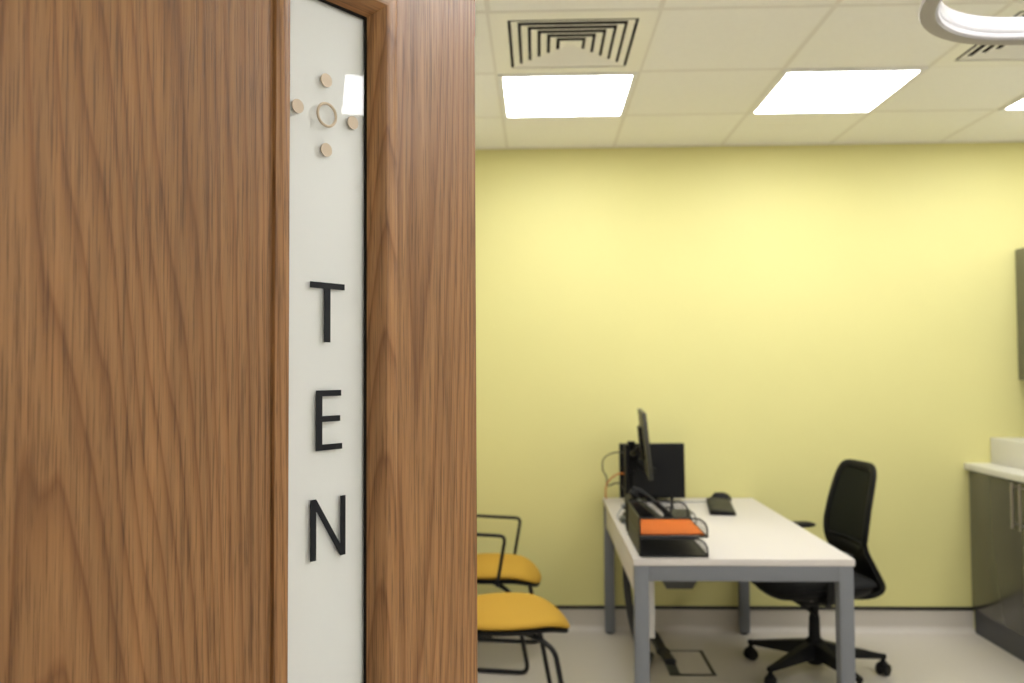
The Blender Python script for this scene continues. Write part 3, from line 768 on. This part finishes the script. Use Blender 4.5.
low = [(0.64, 0.186, 0.172), (0.59, 0.200, 0.170), (0.54, 0.226, 0.168), (0.48, 0.258, 0.166), (0.435, 0.280, 0.158), (0.405, 0.266, 0.145), (0.385, 0.215, 0.125), (0.380, 0.13, 0.10)]
lows = smooth_path([(a, b, c) for a, b, c in low], 4)
def lf(uu, vv):
    f = vv * (len(lows) - 1); i = min(int(f), len(lows) - 2); p = lows[i].lerp(lows[i + 1], f - i); q = lows[i + 1] - lows[i]
    y = (uu - 0.5) * 2 * p[2]
    return (-p[1] + 0.9 * y * y, y, p[0]), (q[0], 0.0, q[1])
bm = bmesh.new(); slab(bm, lf, 14, 28, 0.024); link('lumbar_shell', bm, M['black_plastic'], oc)
for s, ax_, az in ((-1, -0.035, 0.650), (1, 0.07, 0.612)):      # the right arm is set back and higher than the left
    bm = bmesh.new(); tube(bm, fillet([(ax_ - 0.0, s * 0.20, 0.395), (ax_ - 0.01, s * 0.268, 0.40), (ax_ - 0.01, s * 0.268, az - 0.015)], 0.03), 0.014, 10, ry=0.022)
    link('armrest_post', bm, M['black_plastic'], oc)
    bm = bmesh.new(); cushion(bm, 0.115, 0.040, 4.0, 0.014, 0.014, rings=6, seg=32, pw=4); bmesh.ops.translate(bm, verts=bm.verts, vec=(ax_, s * 0.262, az)); link('armrest_pad', bm, M['black_plastic'], oc)

# ------------------------------------------------------------------ kitchenette on the right wall
CX = 2.350
for k, (y1, y0) in enumerate(((4.618, 3.642), (3.638, 2.5))):
    t = thing('base_cabinet', ('dark graphite double-door base cabinet in the corner by the yellow wall', 'dark graphite base cabinet nearer the camera, beyond the right edge')[k], 'cabinet', (CX, (y0 + y1) / 2, 0), group='dark base cabinets')
    h = (y1 - y0) / 2
    link('carcass', bx(0.020, XR - CX - 0.002, -h, h, 0.13, 0.882), M['cabinet'], t, False)
    link('plinth', bx(0.014, 0.036, -h, h, 0.0, 0.13), M['plinth'], t, False)
    for s in (1, -1):
        a, b = (0.0015, h - 0.001) if s > 0 else (-h + 0.001, -0.0015)
        d = link('cabinet_door', bx(0.0, 0.0195, a, b, 0.132, 0.876, 0.0015), M['cabinet'], t)
        yh = s * 0.033
        bm = bmesh.new(); tube(bm, [(-0.026, yh, 0.65), (-0.026, yh, 0.872)], 0.006, 10)
        for z in (0.67, 0.852): tube(bm, [(-0.026, yh, z), (0.001, yh, z)], 0.004, 8)
        link('handle', bm, M['chrome'], d)
tag(link('worktop', bx(2.330, XR - 0.001, 2.5, YB - 0.001, 0.883, 0.918, 0.003), M['worktop']), 'white laminate worktop over the dark base cabinets', 'worktop')
tag(link('upstand_box', bx(2.475, XR - 0.001, 2.5, YB - 0.001, 0.9185, 1.056, 0.003), M['worktop']), 'low white boxed-in ledge standing on the worktop', 'ledge')
for k, (y1, y0) in enumerate(((4.622, 4.03), (4.025, 3.43))):
    t = thing('wall_cabinet', ('dark graphite wall cabinet at the right edge against the yellow wall', 'dark graphite wall cabinet nearer the camera, beyond the right edge')[k], 'cabinet', (2.632, (y0 + y1) / 2, 1.37), group='dark wall cabinets')
    h = (y1 - y0) / 2
    link('carcass', bx(0.0195, XR - 2.632 - 0.002, -h, h, 0, 0.718), M['cabinet'], t, False)
    d = link('cabinet_door', bx(0.0, 0.019, -h + 0.001, h - 0.001, 0.0, 0.718, 0.0015), M['cabinet'], t)

# ------------------------------------------------------------------ examination lamp: open white ring on a ceiling arm
LC = Vector((1.20, 1.585, 2.215))
lamp = thing('examination_lamp', 'glossy white open rounded ring of a ceiling-hung examination lamp', 'lamp', LC)
def rr_path(hx, hy, r, n=14):
    out = []
    for cx, cy, a0 in ((hx - r, hy - r, 0), (-hx + r, hy - r, PI / 2), (-hx + r, -hy + r, PI), (hx - r, -hy + r, 1.5 * PI)):
        for k in range(n + 1):
            a = a0 + PI / 2 * k / n; out.append((Vector((cx + r * math.cos(a), cy + r * math.sin(a), 0)), Vector((math.cos(a), math.sin(a), 0))))
    return out
path = rr_path(0.385, 0.322, 0.262)
def ring_sweep(prof):
    bm = bmesh.new(); n = len(path)
    rg = [[bm.verts.new(p + d * q + Vector((0, 0, z))) for q, z in prof] for p, d in path]
    for k in range(n):
        a, b = rg[k], rg[(k + 1) % n]
        for i in range(len(prof)):
            j = (i + 1) % len(prof); bm.faces.new((a[i], a[j], b[j], b[i]))
    return bm
link('ring_housing', ring_sweep([(0.006, -0.026), (0.010, 0.0), (0.006, 0.024), (-0.002, 0.028), (-0.011, 0.024), (-0.016, 0.010), (-0.0165, -0.004), (-0.0145, -0.012), (-0.0125, -0.014), (-0.0135, -0.016), (-0.012, -0.023), (-0.006, -0.027)]), M['lamp_white'], lamp)
link('lower_rim', ring_sweep([(-0.004, -0.0275), (0.012, -0.0285), (0.024, -0.027), (0.026, -0.022), (0.012, 0.018), (0.0095, 0.018), (0.0065, -0.026)]), M['lamp_under'], lamp)
bm = bmesh.new(); tube(bm, fillet([(0.38, 0, 0.0), (0.48, 0, 0.02), (0.56, -0.05, 0.06), (0.56, -0.05, H - LC.z - 0.03)], 0.05), 0.02, 12); link('arm', bm, M['lamp_white'], lamp)
bm = bmesh.new(); lathe(bm, [(0.07, H - LC.z - 0.03), (0.09, H - LC.z - 0.004)], 24, (0.56, -0.05, 0)); link('ceiling_plate', bm, M['lamp_white'], lamp)

# ------------------------------------------------------------------ world, camera, colour
w = bpy.data.worlds.new('world'); SC.world = w; w.use_nodes = True
w.node_tree.nodes['Background'].inputs[0].default_value = (0.9, 0.88, 0.8, 1); w.node_tree.nodes['Background'].inputs[1].default_value = 0.3

cd = bpy.data.cameras.new('camera'); cam = bpy.data.objects.new('camera', cd); COL.objects.link(cam); SC.camera = cam
cd.sensor_fit = 'HORIZONTAL'; cd.sensor_width = 22.3; cd.lens = 18.0; cd.clip_start = 0.02
yaw, pit, roll = math.radians(1.8), math.radians(1.97), math.radians(0.3)
F = Vector((-math.sin(yaw) * math.cos(pit), math.cos(yaw) * math.cos(pit), math.sin(pit)))
R = F.cross(Vector((0, 0, 1))).normalized(); U = R.cross(F)
R2 = R * math.cos(roll) - U * math.sin(roll); U2 = U * math.cos(roll) + R * math.sin(roll)
mtx = Matrix((R2, U2, -F)).transposed().to_4x4(); mtx.translation = Vector((0, 0, 1.44)); cam.matrix_world = mtx
cd.dof.use_dof = True; cd.dof.focus_distance = 0.98; cd.dof.aperture_fstop = 3.4; cd.dof.aperture_blades = 0

vs = SC.view_settings; vs.view_transform = 'Standard'; vs.look = 'None'; vs.gamma = 1.0; vs.use_curve_mapping = False
SC.display_settings.display_device = 'sRGB'
vs.exposure = 0.0
